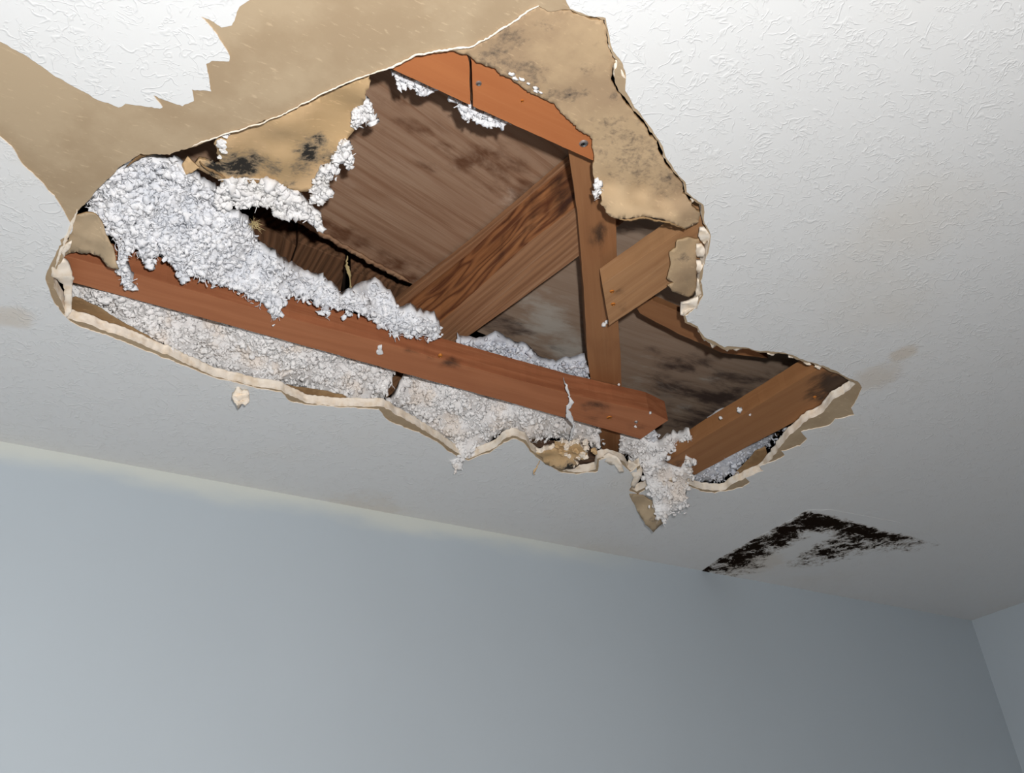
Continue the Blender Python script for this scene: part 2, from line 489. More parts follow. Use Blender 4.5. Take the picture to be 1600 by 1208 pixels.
# where the paint and its skim coat have torn away (runs out of the picture at the upper left)
TORN = [(-90,0),(0,65),(45,90),(80,115),(120,138),(152,156),(185,168),(196,162),(220,165),(250,170),(254,168),(240,149),(265,159),
 (285,166),(303,158),(300,140),(330,143),(322,100),(331,95),(358,96),(359,88),(340,55),(314,26),(326,30),(346,43),(362,40),(372,15),
 (390,0),(430,-40),(900,-60),(884,0),(891,14),(915,23),(946,28),(953,60),(958,80),(970,95),(978,118),(977,142),(990,165),
 (1013,195),(1033,225),(1040,245),(1053,265),(1071,285),(1073,300),(1088,312),(1099,320),(1100,345),(1111,370),(1107,395),(1099,420),
 (1095,440),(1099,462),(1088,480),(1071,494),(1074,503),(1090,510),(1101,527),(1132,543),(1165,543),(1188,549),(1225,551),(1250,561),
 (1290,573),(1322,589),(1340,596),(1347,607),(1337,627),(1330,638),(1335,649),(1305,655),(1297,664),(1252,675),(1261,686),(1250,697),
 (1221,705),(1226,712),(1212,720),(1187,729),(1193,736),(1165,747),(1172,754),(1160,762),(1117,771),(1095,768),(1070,759),(1050,754),
 (1021,756),(997,773),(983,767),(996,746),(995,731),(985,738),(970,724),(950,716),(936,720),(934,737),(905,741),(878,739),(848,722),
 (828,706),(818,692),(803,686),(787,692),(768,706),(732,720),(716,716),(690,696),(655,676),(632,669),(605,656),(592,640),(540,637),(480,633),(455,628),(440,613),
 (400,607),(330,589),(272,565),(218,545),(165,523),(142,517),(110,503),(98,491),(88,478),(79,460),(71,437),(76,420),(86,400),(96,382),
 (94,375),(111,365),(114,355),(105,340),(95,322),(85,306),(60,280),(36,258),(18,229),(0,214),(-60,170)]

def world2(poly, dz): return [tuple(P(x, y, dz)[:2]) for x, y in poly]
RECT = [(X0, Y0), (XW, Y0), (XW, YW), (X0, YW)]
v, f = tri2d(RECT, (world2(rough(HOLE, 1.3, 4, 3), .0014),))
f = f[:, ::-1]
low = np.column_stack([v, np.full(len(v), CEIL + .0014)])
T_BOARD = .0145
Vv, Fc, tg = slab(low, [.0010, .005, .009, T_BOARD - .001, T_BOARD], f, .0004)
ceiling = mesh_obj('ceiling', Vv, Fc, [M_PAPER, M_GYP, M_BACK], None, tg)
tag(ceiling, kind='structure')
ceiling.data.polygons.foreach_set('use_smooth', [t == 1 for t in tg])
# the painted skim coat, a thin skin under the board
v, f = tri2d(RECT, (world2(rough(TORN, 1.0, 4, 5), 0),))
f = f[:, ::-1]
Vv, Fc, tg = slab(np.column_stack([v, np.full(len(v), CEIL)]), [.0013], f)
skin = mesh_obj('paint_layer', Vv, Fc, [M_PAINT, M_GYP, M_GYP], ceiling, tg)
skin['label'] = 'white textured paint skin torn away around the hole'
Z_TOP = .0014 + T_BOARD                  # upper face of the board above the ceiling face

# torn backing paper that sticks out past the broken gypsum
for k, ol in enumerate([
    [(104,470),(118,464),(150,478),(185,500),(225,522),(268,548),(285,566),(240,560),(165,530),(120,510)],
    [(425,602),(445,602),(500,610),(535,617),(548,628),(500,640),(440,625)],
    [(728,716),(740,704),(762,697),(775,702),(760,716),(740,722)],
    [(1145,742),(1160,728),(1180,705),(1196,698),(1200,712),(1185,742),(1160,756)],
    [(196,262),(222,236),(242,236),(246,241),(222,246)]]):
    o = relief('back_paper', ol, Z_TOP + .0006, .0012, M_BACK, ceiling, amp=1.0, grid=8, seed=20 + k)
# mold patch growing from the corner of an old board joint
MOLD = [(1096,893),(1125,872),(1170,847),(1215,823),(1262,797),(1300,797),(1350,806),(1400,815),(1450,835),(1470,852),(1440,862),(1390,868),(1330,880),(1250,898),(1200,905),(1150,903)]
def mold_mask(x, y):
    """a runs down the left edge from the sharp corner, b along the far edge"""
    dx, dy = x - 1271, y - 800
    a = (dx * 49 - 189 * dy) / -25872; b = (-177 * dy - 91 * dx) / -25872
    st = lambda v, lo, hi: np.clip((hi - v) / (hi - lo), 0, 1)
    m = np.maximum(.66 * st(b, .12, .44) * (1 - .16 * a), .74 * st(a, .16 - .10 * b, .38 - .14 * b) * (1 - .22 * b) * st(b, .75, 1.1))
    m = np.maximum(m, .54 * np.exp(-((b - .52) / .15) ** 2) * st(a, .45, .85))
    m = np.maximum(m, .40 * st(a + b, .82, 1.15))
    m = m - .50 * np.exp(-((b - .30) / .075) ** 2 - ((a - .44) / .30) ** 4)
    m = m * st(a + b, 1.04, 1.3)
    return m * np.clip((a + .01) / .03, 0, 1) * np.clip((b + .06) / .07, 0, 1)
mp_ = relief('mold_patch', MOLD, -.0006, .0005, M_MOLD, ceiling, amp=.5, step=6, grid=4, stain=mold_mask, smooth=False)
mp_['label'] = 'black and brown mold patch with a sharp left corner'

# ------------------------------------------------------------------ timber
def nail(parent, x, y, dz, r=.004, mat=None, name='nail'):
    p = P(x, y, dz); n = 10
    V = [(p[0] + r * s * math.cos(a * 2 * math.pi / n), p[1] + r * s * math.sin(a * 2 * math.pi / n), p[2] - h)
         for s, h in ((1, -.002), (1, .0008), (.7, .0018)) for a in range(n)]
    Fc = [(k * n + (i + 1) % n, k * n + i, (k + 1) * n + i, (k + 1) * n + (i + 1) % n) for k in range(2) for i in range(n)]
    Fc += [tuple(range(n))[::-1], tuple(2 * n + i for i in range(n))]
    return mesh_obj(name, V, Fc, mat or M_NAIL, parent, smooth=True)

ZJ = Z_TOP + .0015
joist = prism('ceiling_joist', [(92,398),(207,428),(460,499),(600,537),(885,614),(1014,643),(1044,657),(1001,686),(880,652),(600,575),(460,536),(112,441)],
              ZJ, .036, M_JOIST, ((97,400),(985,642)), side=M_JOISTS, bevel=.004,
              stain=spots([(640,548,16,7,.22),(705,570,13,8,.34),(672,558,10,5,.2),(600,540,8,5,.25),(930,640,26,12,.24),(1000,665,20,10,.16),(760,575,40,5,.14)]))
tag(joist, 'long reddish brown timber crossing the lower part of the hole, its end cut slanted', 'timber')
nail(joist, 952, 652, ZJ, .0045, M_RUST); nail(joist, 994, 659, ZJ, .003, M_NAIL); nail(joist, 688, 556, ZJ, .003, M_RUST)

s1 = prism('strapping_board', [(575,92),(604,104),(735,164),(733,97),(726,70),(640,45)], ZJ, .034, M_STRAP, ((610,105),(920,245)))
tag(s1, 'short orange board end at the top of the hole, left of the dark butt joint', 'timber', 'orange boards at the top edge of the hole')
s2 = prism('strapping_board', [(739,166),(922,249),(990,270),(1000,215),(860,125),(730,72),(737,97)], ZJ, .034, M_STRAP, ((610,105),(920,245)), seed=2)
tag(s2, 'long orange board tucked behind the moldy brown flap at the top of the hole', 'timber', 'orange boards at the top edge of the hole')
nail(s2, 912, 224, ZJ, .005); nail(s2, 748, 130, ZJ, .003); nail(s2, 816, 157, ZJ, .0015, M_RUST)

ZP = ZJ + .0375
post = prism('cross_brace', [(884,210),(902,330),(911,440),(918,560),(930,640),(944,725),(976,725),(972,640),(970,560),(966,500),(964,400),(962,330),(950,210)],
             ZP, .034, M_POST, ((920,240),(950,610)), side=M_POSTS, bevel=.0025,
             stain=spots([(935,370,18,24,.20),(940,418,10,16,.22),(945,545,20,40,.10),(915,260,10,30,.16)]))
tag(post, 'brown upright looking timber running up the middle of the hole behind the long joist', 'timber')

ZR = ZP + .036
RIDGE = [(570,583),(690,502),(740,458),(827,378),(902,322),(950,285)]
LOWER = [(975,346),(902,402),(810,470),(715,537),(647,588),(580,641)]
hR = rise((780, 421, ZR), ((622,470),(885,257)))
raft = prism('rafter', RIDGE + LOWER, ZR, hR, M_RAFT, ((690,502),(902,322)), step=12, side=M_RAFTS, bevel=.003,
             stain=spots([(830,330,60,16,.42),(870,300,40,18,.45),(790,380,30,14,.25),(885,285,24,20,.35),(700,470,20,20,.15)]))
tag(raft, 'broad dark grained rafter rising diagonally from the long joist to the upright brace', 'timber')
bt = prism('batten', [(612,478),(740,378),(884,256),(915,232),(919,240),(888,265),(745,387),(622,484)], ZR + hR - .010, .010, M_RAFT, ((622,470),(885,255)), raft, seed=12)


ZD = ZJ
hD = rise((990, 412, ZD), ((940,424),(1027,352)))
diag = prism('diagonal_brace', [(941,445),(1047,372),(1110,328),(1130,380),(1080,422),(1040,450),(952,509)], ZD, min(hD, .034), M_DIAG, ((945,445),(1047,370)), bevel=.003,
             stain=spots([(960,452,12,5,.4),(962,476,12,5,.4),(1035,420,30,8,.2)]))
tag(diag, 'short ochre timber nailed across the right side of the upright brace', 'timber')
nail(diag, 956, 455, ZD, .003, M_RUST); nail(diag, 958, 475, ZD, .003, M_RUST)

beam = prism('blocking_board', [(1042,722),(1100,684),(1180,636),(1262,586),(1300,566),(1345,596),(1318,618),(1240,660),(1160,702),(1086,742)], ZJ, .030, M_BEAM, ((1045,722),(1290,585)),
             stain=spots([(1310,600,30,18,.75),(1280,620,24,14,.5),(1060,725,20,10,.3)]), bevel=.010)
tag(beam, 'brown timber slanting across the lower right corner of the hole', 'timber')
nail(beam, 1273, 620, ZJ, .003, M_RUST)

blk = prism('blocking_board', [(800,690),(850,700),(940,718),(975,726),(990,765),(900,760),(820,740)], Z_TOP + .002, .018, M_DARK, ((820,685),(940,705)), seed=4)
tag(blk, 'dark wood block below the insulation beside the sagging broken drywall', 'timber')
fur = prism('furring_strip', [(988,470),(1020,470),(1110,508),(1200,560),(1130,552),(1060,522),(1000,490)], .085, .012, M_POST, ((1000,470),(1100,510)), seed=6)
tag(fur, 'thin dark strip of wood behind the small torn paper at the right of the hole', 'timber')

# roof sheathing above everything
ZS = ZR + hR + .004
ply = prism('roof_sheathing', [(235,235),(330,170),(560,60),(700,60),(990,220),(985,300),(760,470),(655,448),(640,442),(560,400),(480,354),(430,330),(340,290),(290,262)],
            ZS, .014, M_PLY, ((600,185),(793,318)), grid=12, bevel=0, pale=spots([(785,312,22,10,.30),(800,300,14,6,.3),(715,268,12,4,.3),(735,325,30,14,.12),(560,300,120,70,.06)]),
            stain=spots([(500,350,20,8,.55),(530,366,20,8,.55),(560,384,20,8,.5),(590,402,20,8,.55),(618,417,20,8,.5),(645,430,18,8,.45),(545,360,14,4,.4),(600,392,20,4,.4),(700,225,24,10,.34),(730,250,30,10,.36),(790,262,40,18,.34),(655,205,26,8,.3),(760,240,60,16,.30),(640,260,120,10,.2),(590,410,70,10,.35),(540,375,60,9,.4),(800,300,60,30,.25),(620,150,60,20,.18),(420,300,80,40,.3),(640,200,80,14,.2)]))
tag(ply, 'large brown plywood roof panel seen through the upper half of the hole', 'roof panel')
plg = prism('roof_sheathing', [(700,500),(905,345),(985,305),(1120,380),(1140,520),(1380,590),(1350,640),(1150,700),(1060,700),(985,700),(910,610),(830,562),(760,524)],
            ZS - .001, .014, M_PLYG, ((1000,490),(1260,575)), grid=12, bevel=0, seed=9, pale=spots([(860,500,44,34,.5),(885,540,30,26,.5),(840,470,60,20,.3),(1000,575,26,30,.24),(1035,610,30,10,.3),(1060,640,30,8,.2),(1110,590,30,8,.18),(830,560,30,10,.25)]),
            stain=spots([(1060,600,50,20,.36),(1120,620,60,20,.40),(1075,568,40,10,.40),(1020,548,26,6,.32),(1140,590,50,10,.34),(1200,600,60,14,.34),(1000,650,24,30,.30),(830,548,50,6,.30),(880,560,40,6,.25),(775,500,34,20,.34),(800,520,40,14,.26),(1250,580,40,18,.3),(1120,655,70,18,.45),(960,520,8,60,.2)]))
tag(plg, 'grey stained and moldy plywood roof panel in the right half of the hole', 'roof panel')
# boards deeper in the dark gap on the left
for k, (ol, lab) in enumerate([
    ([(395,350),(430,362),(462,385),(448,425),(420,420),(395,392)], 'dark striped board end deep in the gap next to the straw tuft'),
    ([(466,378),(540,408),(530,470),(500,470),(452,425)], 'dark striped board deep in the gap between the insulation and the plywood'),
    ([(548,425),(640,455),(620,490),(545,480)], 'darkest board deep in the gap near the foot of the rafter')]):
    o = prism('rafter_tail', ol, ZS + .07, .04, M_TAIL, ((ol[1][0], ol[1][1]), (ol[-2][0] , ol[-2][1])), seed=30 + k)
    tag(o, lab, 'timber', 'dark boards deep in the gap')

# ------------------------------------------------------------------ torn drywall and paper
ZF = .004
flap = relief('drywall_flap', [(705,78),(735,74),(770,55),(800,36),(830,16),(842,11),(860,18),(891,16),(915,26),(943,32),(949,60),(953,80),(962,97),(956,112),(959,132),
 (981,165),(1006,195),(1026,225),(1033,245),(1046,265),(1064,285),(1066,302),(1081,316),(1094,335),(1092,348),(1070,358),(1048,348),(1028,342),(1005,340),(985,342),(970,343),
 (951,336),(938,318),(932,290),(926,262),(928,240),(922,212),(900,200),(885,185),(868,165),(840,150),(810,132),(782,118),(775,108),(745,98),(730,85)],
 [(830,30,.004),(940,40,.005),(770,90,.006),(900,120,.006),(960,130,.006),(870,165,.008),(1000,220,.006),(940,230,.008),(1060,300,.006),(1000,296,.010),(950,285,.010),(1030,312,.006),(942,318,-.008),(990,342,-.022),(1050,348,-.018),(1088,340,-.004),(968,343,-.018),(1020,342,-.020)],
 .004, [M_FLAP, M_BACK, M_BACK], amp=2.4, step=3, grid=7, bump=.0010, bscale=22, seed=41,
 stain=spots([(770,90,34,18,.40),(800,60,34,20,.42),(810,105,34,18,.42),(835,125,22,14,.42),(780,85,18,10,.5),(840,110,18,10,.42),(880,150,40,12,.38),(920,110,26,12,.3),(900,145,26,8,.42),(960,150,14,10,.38),
   (1000,240,60,30,.30),(980,215,50,20,.30),(1040,285,40,26,.30),(990,275,60,16,.28),(960,190,60,14,.26),(930,60,30,40,.12),(940,240,20,30,.2),(860,40,30,12,.3)]))
tag(flap, 'large brown drywall flap speckled with mold hanging at the upper right of the hole', 'drywall')

tan = relief('drywall_flap', [(336,222),(360,203),(440,178),(515,141),(578,118),(576,140),(568,160),(553,200),(538,222),(520,250),(505,268),(490,296),(470,300),(445,292),(415,286),(380,280),(350,284),(330,275),(304,262),(310,250),(345,255),(338,240)],
 [(340,220,.018),(440,182,.016),(575,120,.016),(540,200,.040),(490,290,.055),(400,280,.055),(320,262,.05),(440,235,.034)],
 .004, [M_TAN, M_BACK, M_BACK], amp=2.4, step=3, grid=7, bump=.0014, bscale=24, seed=43,
 stain=spots([(483,238,19,22,.85),(499,219,12,12,.75),(515,245,14,14,.52),(470,262,18,14,.5),(430,262,11,15,.55),(375,260,32,19,.95),(337,264,22,13,.85),(398,250,20,13,.75),(445,285,20,6,.4),(320,262,12,8,.6),(355,230,14,8,.25)]))
tag(tan, 'tan paper flap with black mold spots folded up at the upper left of the hole', 'drywall')

sc = relief('torn_paper', [(284,258),(293,245),(300,252),(312,262),(300,270),(290,274)], [(290,250,.045),(305,268,.03)], .0015, [M_TAN, M_BACK, M_BACK], amp=.8, step=3, grid=5, seed=44)
tag(sc, 'small pale scrap of torn paper at the left tip of the mold spotted flap', 'paper')

lp = relief('torn_paper', [(118,335),(135,331),(150,335),(160,352),(165,370),(176,384),(181,405),(186,420),(170,416),(155,402),(140,396),(115,398),(98,400),(104,385),(112,362)],
 [(118,340,.012),(150,340,.014),(175,390,.0),(180,418,-.012),(110,390,.008),(140,394,.006)], .0016, [M_PAPER, M_BACK, M_BACK], amp=1.0, step=4, grid=6, bump=.004, bscale=30, seed=45,
 stain=spots([(150,360,14,10,.22),(160,380,10,12,.2)]))
tag(lp, 'creased brown paper curling over the left end of the long joist', 'paper')

rp = relief('torn_paper', [(1058,375),(1075,371),(1092,374),(1095,385),(1088,400),(1088,430),(1090,452),(1080,466),(1068,462),(1050,455),(1043,445),(1053,441),(1042,435),(1048,410),(1046,395),(1056,388)],
 [(1060,380,.004),(1090,380,.012),(1045,440,.0),(1085,460,.010),(1070,420,.002)], .002, [M_FLAP, M_BACK, M_BACK], amp=1.0, step=4, grid=6, bump=.0016, bscale=30, seed=46,
 stain=spots([(1068,402,18,9,.34),(1070,440,14,14,.15)]))
tag(rp, 'small brown torn paper piece below the large flap at the right edge', 'paper')

hp = relief('torn_paper', [(983,772),(1005,774),(1022,785),(1032,800),(1040,818),(1030,822),(1021,832),(1008,820),(1000,806),(992,790)],
 [(985,772,.0),(1005,775,.0),(1020,830,-.04),(1035,812,-.03)], .0016, [M_PAPER, M_BACK, M_BACK], amp=1.0, step=4, grid=6, bump=.001, bscale=30, seed=47,
 stain=spots([(1020,810,8,8,.35),(1005,790,8,10,.2)]))
tag(hp, 'triangular brown paper dangling below the clump of insulation at the bottom of the hole', 'paper')

sg = relief('drywall_chunk', [(836,707),(850,700),(862,703),(880,690),(890,698),(905,692),(918,706),(920,716),(905,722),(895,718),(905,728),(880,735),(860,728)],
 [(840,707,-.002),(880,698,.006),(915,712,.004),(880,733,-.012),(905,728,-.006)], .009, [M_TAN, M_GYP, M_GYP], amp=1.6, step=3, grid=5, bump=.007, bscale=45, seed=48, layers=[.003,.006,.009], jit=.001,
 stain=spots([(893,730,20,6,.8),(870,722,8,5,.3)]))
tag(sg, 'sagging lump of broken drywall with crumbled gypsum at the bottom edge of the hole', 'drywall')

for k, (ol, cz, lab) in enumerate([
    ([(938,716),(952,711),(965,716),(972,726),(975,738),(968,740),(960,728),(945,722)], [(945,715,.002),(972,738,-.016)], 'pale broken drywall lip curling down beside the dark wood block'),
    ([(983,722),(998,728),(1004,734),(1000,748),(992,762),(986,760),(990,745),(980,735)], [(985,725,.004),(990,760,-.008)], 'ragged pale drywall shard at the left of the hanging insulation clump')]):
    o = relief('drywall_chunk', ol, cz, .004, [M_GYP, M_GYP, M_PAPER], amp=1.0, step=3, grid=5, bump=.004, bscale=50, seed=60 + k)
    tag(o, lab, 'drywall')

# ------------------------------------------------------------------ insulation
def ico(sub):
    bm = bmesh.new(); bmesh.ops.create_icosphere(bm, subdivisions=sub, radius=1.0)
    V = np.array([v.co[:] for v in bm.verts]); Fc = [tuple(v.index for v in f.verts) for f in bm.faces]; bm.free(); return V, Fc
IV, IF = ico(2)
TUFT = []
for k in range(16):
    off = Vector((k * 7.3, k * 1.9, k * 4.1))
    d = np.array([max(.25, 1 + .95 * noise.fractal(Vector(p) * 2.1 + off, .7, 2.1, 4)) for p in IV])
    TUFT.append(IV * d[:, None])
IF = np.array(IF)
# a flake: a bent 4 x 2 scrap with two sides
FLU = np.array([(i / 3 - .5, (j / 2 - .5) * (1 - .5 * abs(i / 1.5 - 1)), 0) for i in range(4) for j in range(3)])
FLF = [(i * 3 + j, i * 3 + j + 1, i * 3 + j + 4, i * 3 + j + 3) for i in range(3) for j in range(2)]
def rand_rot():
    q = RNG.normal(size=4); q /= np.linalg.norm(q); w, x, y, z = q
    return np.array([[1-2*(y*y+z*z), 2*(x*y-z*w), 2*(x*z+y*w)], [2*(x*y+z*w), 1-2*(x*x+z*z), 2*(y*z-x*w)], [2*(x*z-y*w), 2*(y*z+x*w), 1-2*(x*x+y*y)]])

def fluff(name, outline, zf, mat, dens=1.0, size=.0044, thick=.012, flakes=1.0, hump=.012, seed=0, edge=1.0, spread=3.0, parent=None, amp=2.2):
    """matted loose fill: a lumpy sheet covered with tufts and flakes"""
    if not callable(zf): zf = idw(zf if isinstance(zf, list) else [(0, 0, zf)])
    ol = rough(outline, amp, 5, seed)
    v, f = tri2d(ol, (), grid_pts(ol, 6))
    low = np.array([P(a, b, c) for (a, b), c in zip(v, zf(v[:, 0], v[:, 1]))])
    k = np.array([noise.fractal(Vector(p) * 20 + Vector((seed, 3, 0)), .7, 2.0, 5) for p in low])
    low[:, 2] += hump * k + .003
    a = low[f[0]]
    if np.cross(a[1] - a[0], a[2] - a[0])[2] > 0: f = f[:, ::-1]
    Vb, Fb, _ = slab(low, [thick], f)
    Vs, Fs = [Vb], [list(t) for t in Fb]; nv = len(Vb)
    xs = [p[0] for p in ol]; ys = [p[1] for p in ol]
    area = abs(sum(ol[i - 1][0] * ol[i][1] - ol[i][0] * ol[i - 1][1] for i in range(len(ol)))) / 2
    n = int(area / 15 * dens)
    pts = []
    while len(pts) < n:
        x = RNG.uniform(min(xs), max(xs), 400); y = RNG.uniform(min(ys), max(ys), 400)
        ok = inside(x, y, ol); pts += list(zip(x[ok], y[ok]))
    pts = pts[:n]
    for p in ol:                                        # ragged rim
        if rnd.random() < edge: pts.append((p[0] + rnd.gauss(0, spread), p[1] + rnd.gauss(0, spread)))
    P2 = np.array(pts); Z2 = zf(P2[:, 0], P2[:, 1])
    for (x, y), z in zip(pts, Z2):
        c = P(x, y, z); c[2] += hump * noise.fractal(Vector(c) * 20 + Vector((seed, 3, 0)), .7, 2.0, 5) + RNG.normal(0, .0015)
        s = size * float(np.clip(RNG.lognormal(0, .36), .45, 1.7)) * .72
        if RNG.random() < 1 - .6 * flakes:
            t = TUFT[RNG.integers(16)] * (s * RNG.uniform(.45, 1.15, 3)); Vs.append(t @ rand_rot().T + c)
            Fs += (IF + nv).tolist(); nv += len(IV)
        else:
            thin = RNG.random() < .5; ln = s * (RNG.uniform(1.6, 3.4) if thin else RNG.uniform(1.4, 2.6)); t = FLU * np.array([ln, s * (RNG.uniform(.10, .28) if thin else RNG.uniform(.5, 1.2)), 1])
            t[:, 2] = (RNG.normal(0, 1.0) * t[:, 0] ** 2 + RNG.normal(0, 1.0) * t[:, 0] * t[:, 1]) / ln
            b2 = t.copy(); b2[:, 2] += s * (.07 if thin else .14)
            m = rand_rot().T; tt = np.concatenate([t, b2]) @ m + c - np.array([0, 0, s * .35]); Vs.append(tt)
            Fs += [[i + nv for i in q[::-1]] for q in FLF] + [[i + nv + 12 for i in q] for q in FLF]
            rim = [0, 1, 2, 5, 8, 11, 10, 9, 6, 3]
            Fs += [[nv + rim[i], nv + rim[(i + 1) % 10], nv + 12 + rim[(i + 1) % 10], nv + 12 + rim[i]] for i in range(10)]
            nv += 24
    return mesh_obj(name, np.concatenate(Vs), Fs, mat, parent, smooth=True)

ZB = ZJ + .03
i1 = fluff('loose_insulation', [(133,326),(150,296),(185,258),(215,240),(250,250),(280,263),(310,283),(335,300),(342,332),(372,335),(388,358),(398,375),(402,393),(430,402),(450,420),(470,432),(497,440),(505,438),(512,452),
 (535,470),(560,461),(592,455),(605,468),(625,488),(642,484),(662,492),(679,493),(686,506),(687,524),(670,528),(650,520),(630,518),(612,515),(598,508),(578,498),(555,490),(535,488),(520,480),(513,494),(505,488),(497,478),(475,468),
 (452,460),(441,478),(433,498),(426,504),(422,490),(410,478),(395,470),(385,460),(370,453),(352,450),(338,446),(325,438),(313,432),(305,428),(298,422),(286,438),(278,428),(270,410),(250,400),(232,408),(220,404),(212,394),
 (194,396),(200,420),(208,438),(204,450),(196,442),(182,420),(184,396),(172,374),(155,342)],
 [(150,310,.028),(200,270,.028),(250,260,.04),(330,310,.05),(395,385,.055),(300,350,.034),(250,330,.03),(480,440,.06),(590,460,.06),(680,500,.040),(640,510,.03),(560,490,.022),(500,480,.020),(430,495,.006),(400,465,.014),(300,425,.012),(280,430,.008),(240,400,.014),(200,440,.002),(185,400,.008),(170,370,.018),(420,430,.030),(350,400,.022),(690,515,.034)],
 M_FLUFF, dens=1.0, seed=1)
tag(i1, 'big heap of loose white insulation spilling over the upper side of the long joist', 'insulation', kind='stuff')
i2 = fluff('loose_insulation', [(112,440),(150,447),(220,466),(330,492),(460,527),(560,554),(616,570),(613,592),(606,612),(600,628),(588,632),(545,630),(480,622),(440,612),(400,606),(330,584),(272,558),(220,532),(150,490),(114,474)],
 [(120,450,.045),(330,490,.058),(560,555,.058),(610,575,.058),(605,625,.020),(540,625,.020),(400,600,.018),(270,550,.020),(150,480,.028),(420,560,.034),(300,520,.04),(560,590,.036)],
 M_FLUFFW, dens=1.0, seed=2)
tag(i2, 'strip of loose insulation between the long joist and the left part of the broken edge', 'insulation', kind='stuff')
i3 = fluff('loose_insulation', [(655,574),(760,602),(880,636),(926,650),(932,670),(939,701),(930,700),(880,690),(820,680),(800,677),(783,683),(768,696),(742,708),(727,714),(722,727),(707,727),(696,714),(690,690),(660,668),(628,650),(606,632),(625,608)],
 [(660,580,.060),(780,612,.060),(930,665,.055),(940,700,.034),(820,680,.026),(770,695,.018),(715,722,-.004),(690,690,.014),(610,632,.03),(720,650,.032),(860,660,.042)],
 M_FLUFFW, dens=1.0, seed=3)
tag(i3, 'strip of loose insulation below the long joist to the right of the rafter foot', 'insulation', kind='stuff')
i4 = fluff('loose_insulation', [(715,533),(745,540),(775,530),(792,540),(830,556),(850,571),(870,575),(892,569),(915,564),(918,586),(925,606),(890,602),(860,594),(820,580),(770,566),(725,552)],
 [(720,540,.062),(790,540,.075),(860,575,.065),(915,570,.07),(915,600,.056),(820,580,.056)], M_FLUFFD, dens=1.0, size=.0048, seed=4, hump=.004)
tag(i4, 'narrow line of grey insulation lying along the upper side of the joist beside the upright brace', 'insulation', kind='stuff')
i5 = fluff('loose_insulation', [(970,684),(1000,690),(1030,694),(1060,686),(1078,676),(1066,700),(1044,710),(1030,722),(1045,735),(1066,738),(1073,716),(1085,724),(1083,745),(1072,765),(1071,788),(1066,798),(1052,806),(1038,818),(1028,812),(1018,780),(1010,752),(1006,730),(985,718),(970,714)],
 [(975,690,.05),(1060,690,.045),(1000,710,.03),(1045,730,.012),(1075,720,.010),(1080,745,.002),(1068,795,-.035),(1035,815,-.06),(1020,780,-.03),(1010,740,.0)], M_FLUFFW, dens=1.1, size=.0048, seed=5)
tag(i5, 'clump of insulation hanging down through the bottom edge of the hole', 'insulation', kind='stuff')
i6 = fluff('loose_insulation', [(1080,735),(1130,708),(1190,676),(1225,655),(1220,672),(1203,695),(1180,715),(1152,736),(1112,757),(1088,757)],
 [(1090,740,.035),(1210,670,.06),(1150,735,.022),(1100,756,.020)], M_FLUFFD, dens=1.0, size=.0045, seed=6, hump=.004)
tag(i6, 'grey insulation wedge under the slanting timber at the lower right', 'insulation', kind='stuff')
for k, (ol, cz, mt, lab) in enumerate([
    ([(1106,658),(1124,648),(1146,643),(1142,654),(1124,664),(1110,667)], [(1110,660,.066),(1140,648,.066)], M_FLUFF, 'small tuft of insulation on top of the slanting timber'),
    ([(616,112),(628,116),(652,126),(680,140),(668,144),(650,140),(636,134),(626,140)], [(620,115,.05),(670,140,.05)], M_FLUFF, 'white insulation tuft hanging along the short orange board end'),
    ([(709,158),(726,164),(745,172),(772,182),(790,190),(776,196),(765,190),(748,190),(735,182),(730,186),(718,170)], [(712,160,.05),(780,190,.05)], M_FLUFF, 'white insulation tuft hanging along the long orange board'),
    ([(558,166),(572,160),(582,172),(580,190),(566,186),(556,200),(552,188)], [(565,170,.032),(570,190,.036)], M_WHITE, 'white tuft at the upper right edge of the tan flap'),
    ([(532,222),(540,220),(547,234),(549,262),(540,256),(534,250),(524,262),(520,252)], [(538,225,.036),(545,258,.04)], M_WHITE, 'white tuft midway down the right edge of the tan flap'),
    ([(500,266),(520,258),(528,272),(512,284),(514,305),(500,318),(488,316),(490,298),(494,280)], [(505,268,.042),(500,315,.05)], M_WHITE, 'white tuft at the lower right corner of the tan flap'),
    ([(338,312),(344,292),(358,280),(380,284),(410,288),(440,292),(460,304),(476,318),(488,330),(502,338),(498,348),(478,344),(462,336),(446,340),(432,332),(418,322),(396,318),(380,324),(364,316),(350,326)],
     [(345,300,.045),(400,300,.046),(480,330,.052),(440,336,.046)], M_WHITE, 'bright white wad of insulation below the mold spotted tan flap'),
    ([(930,286),(936,284),(940,298),(934,310),(930,300)], [(932,290,.0),(935,308,-.004)], M_WHITE, 'tiny white tuft on the left edge of the large brown flap'),
    ([(1010,640+40),(1022,676),(1028,682),(1018,694)], [(1015,685,.03)], M_FLUFF, 'tiny loose tuft below the cut end of the long joist')]):
    o = fluff('insulation_tuft', ol, cz, mt, dens=.8, size=.0056 if k == 6 else .0042, thick=.006, hump=.006 if k == 6 else .003, seed=70 + k, spread=1.6, amp=1.2, flakes=.5)
    tag(o, lab, 'insulation', 'small insulation tufts')

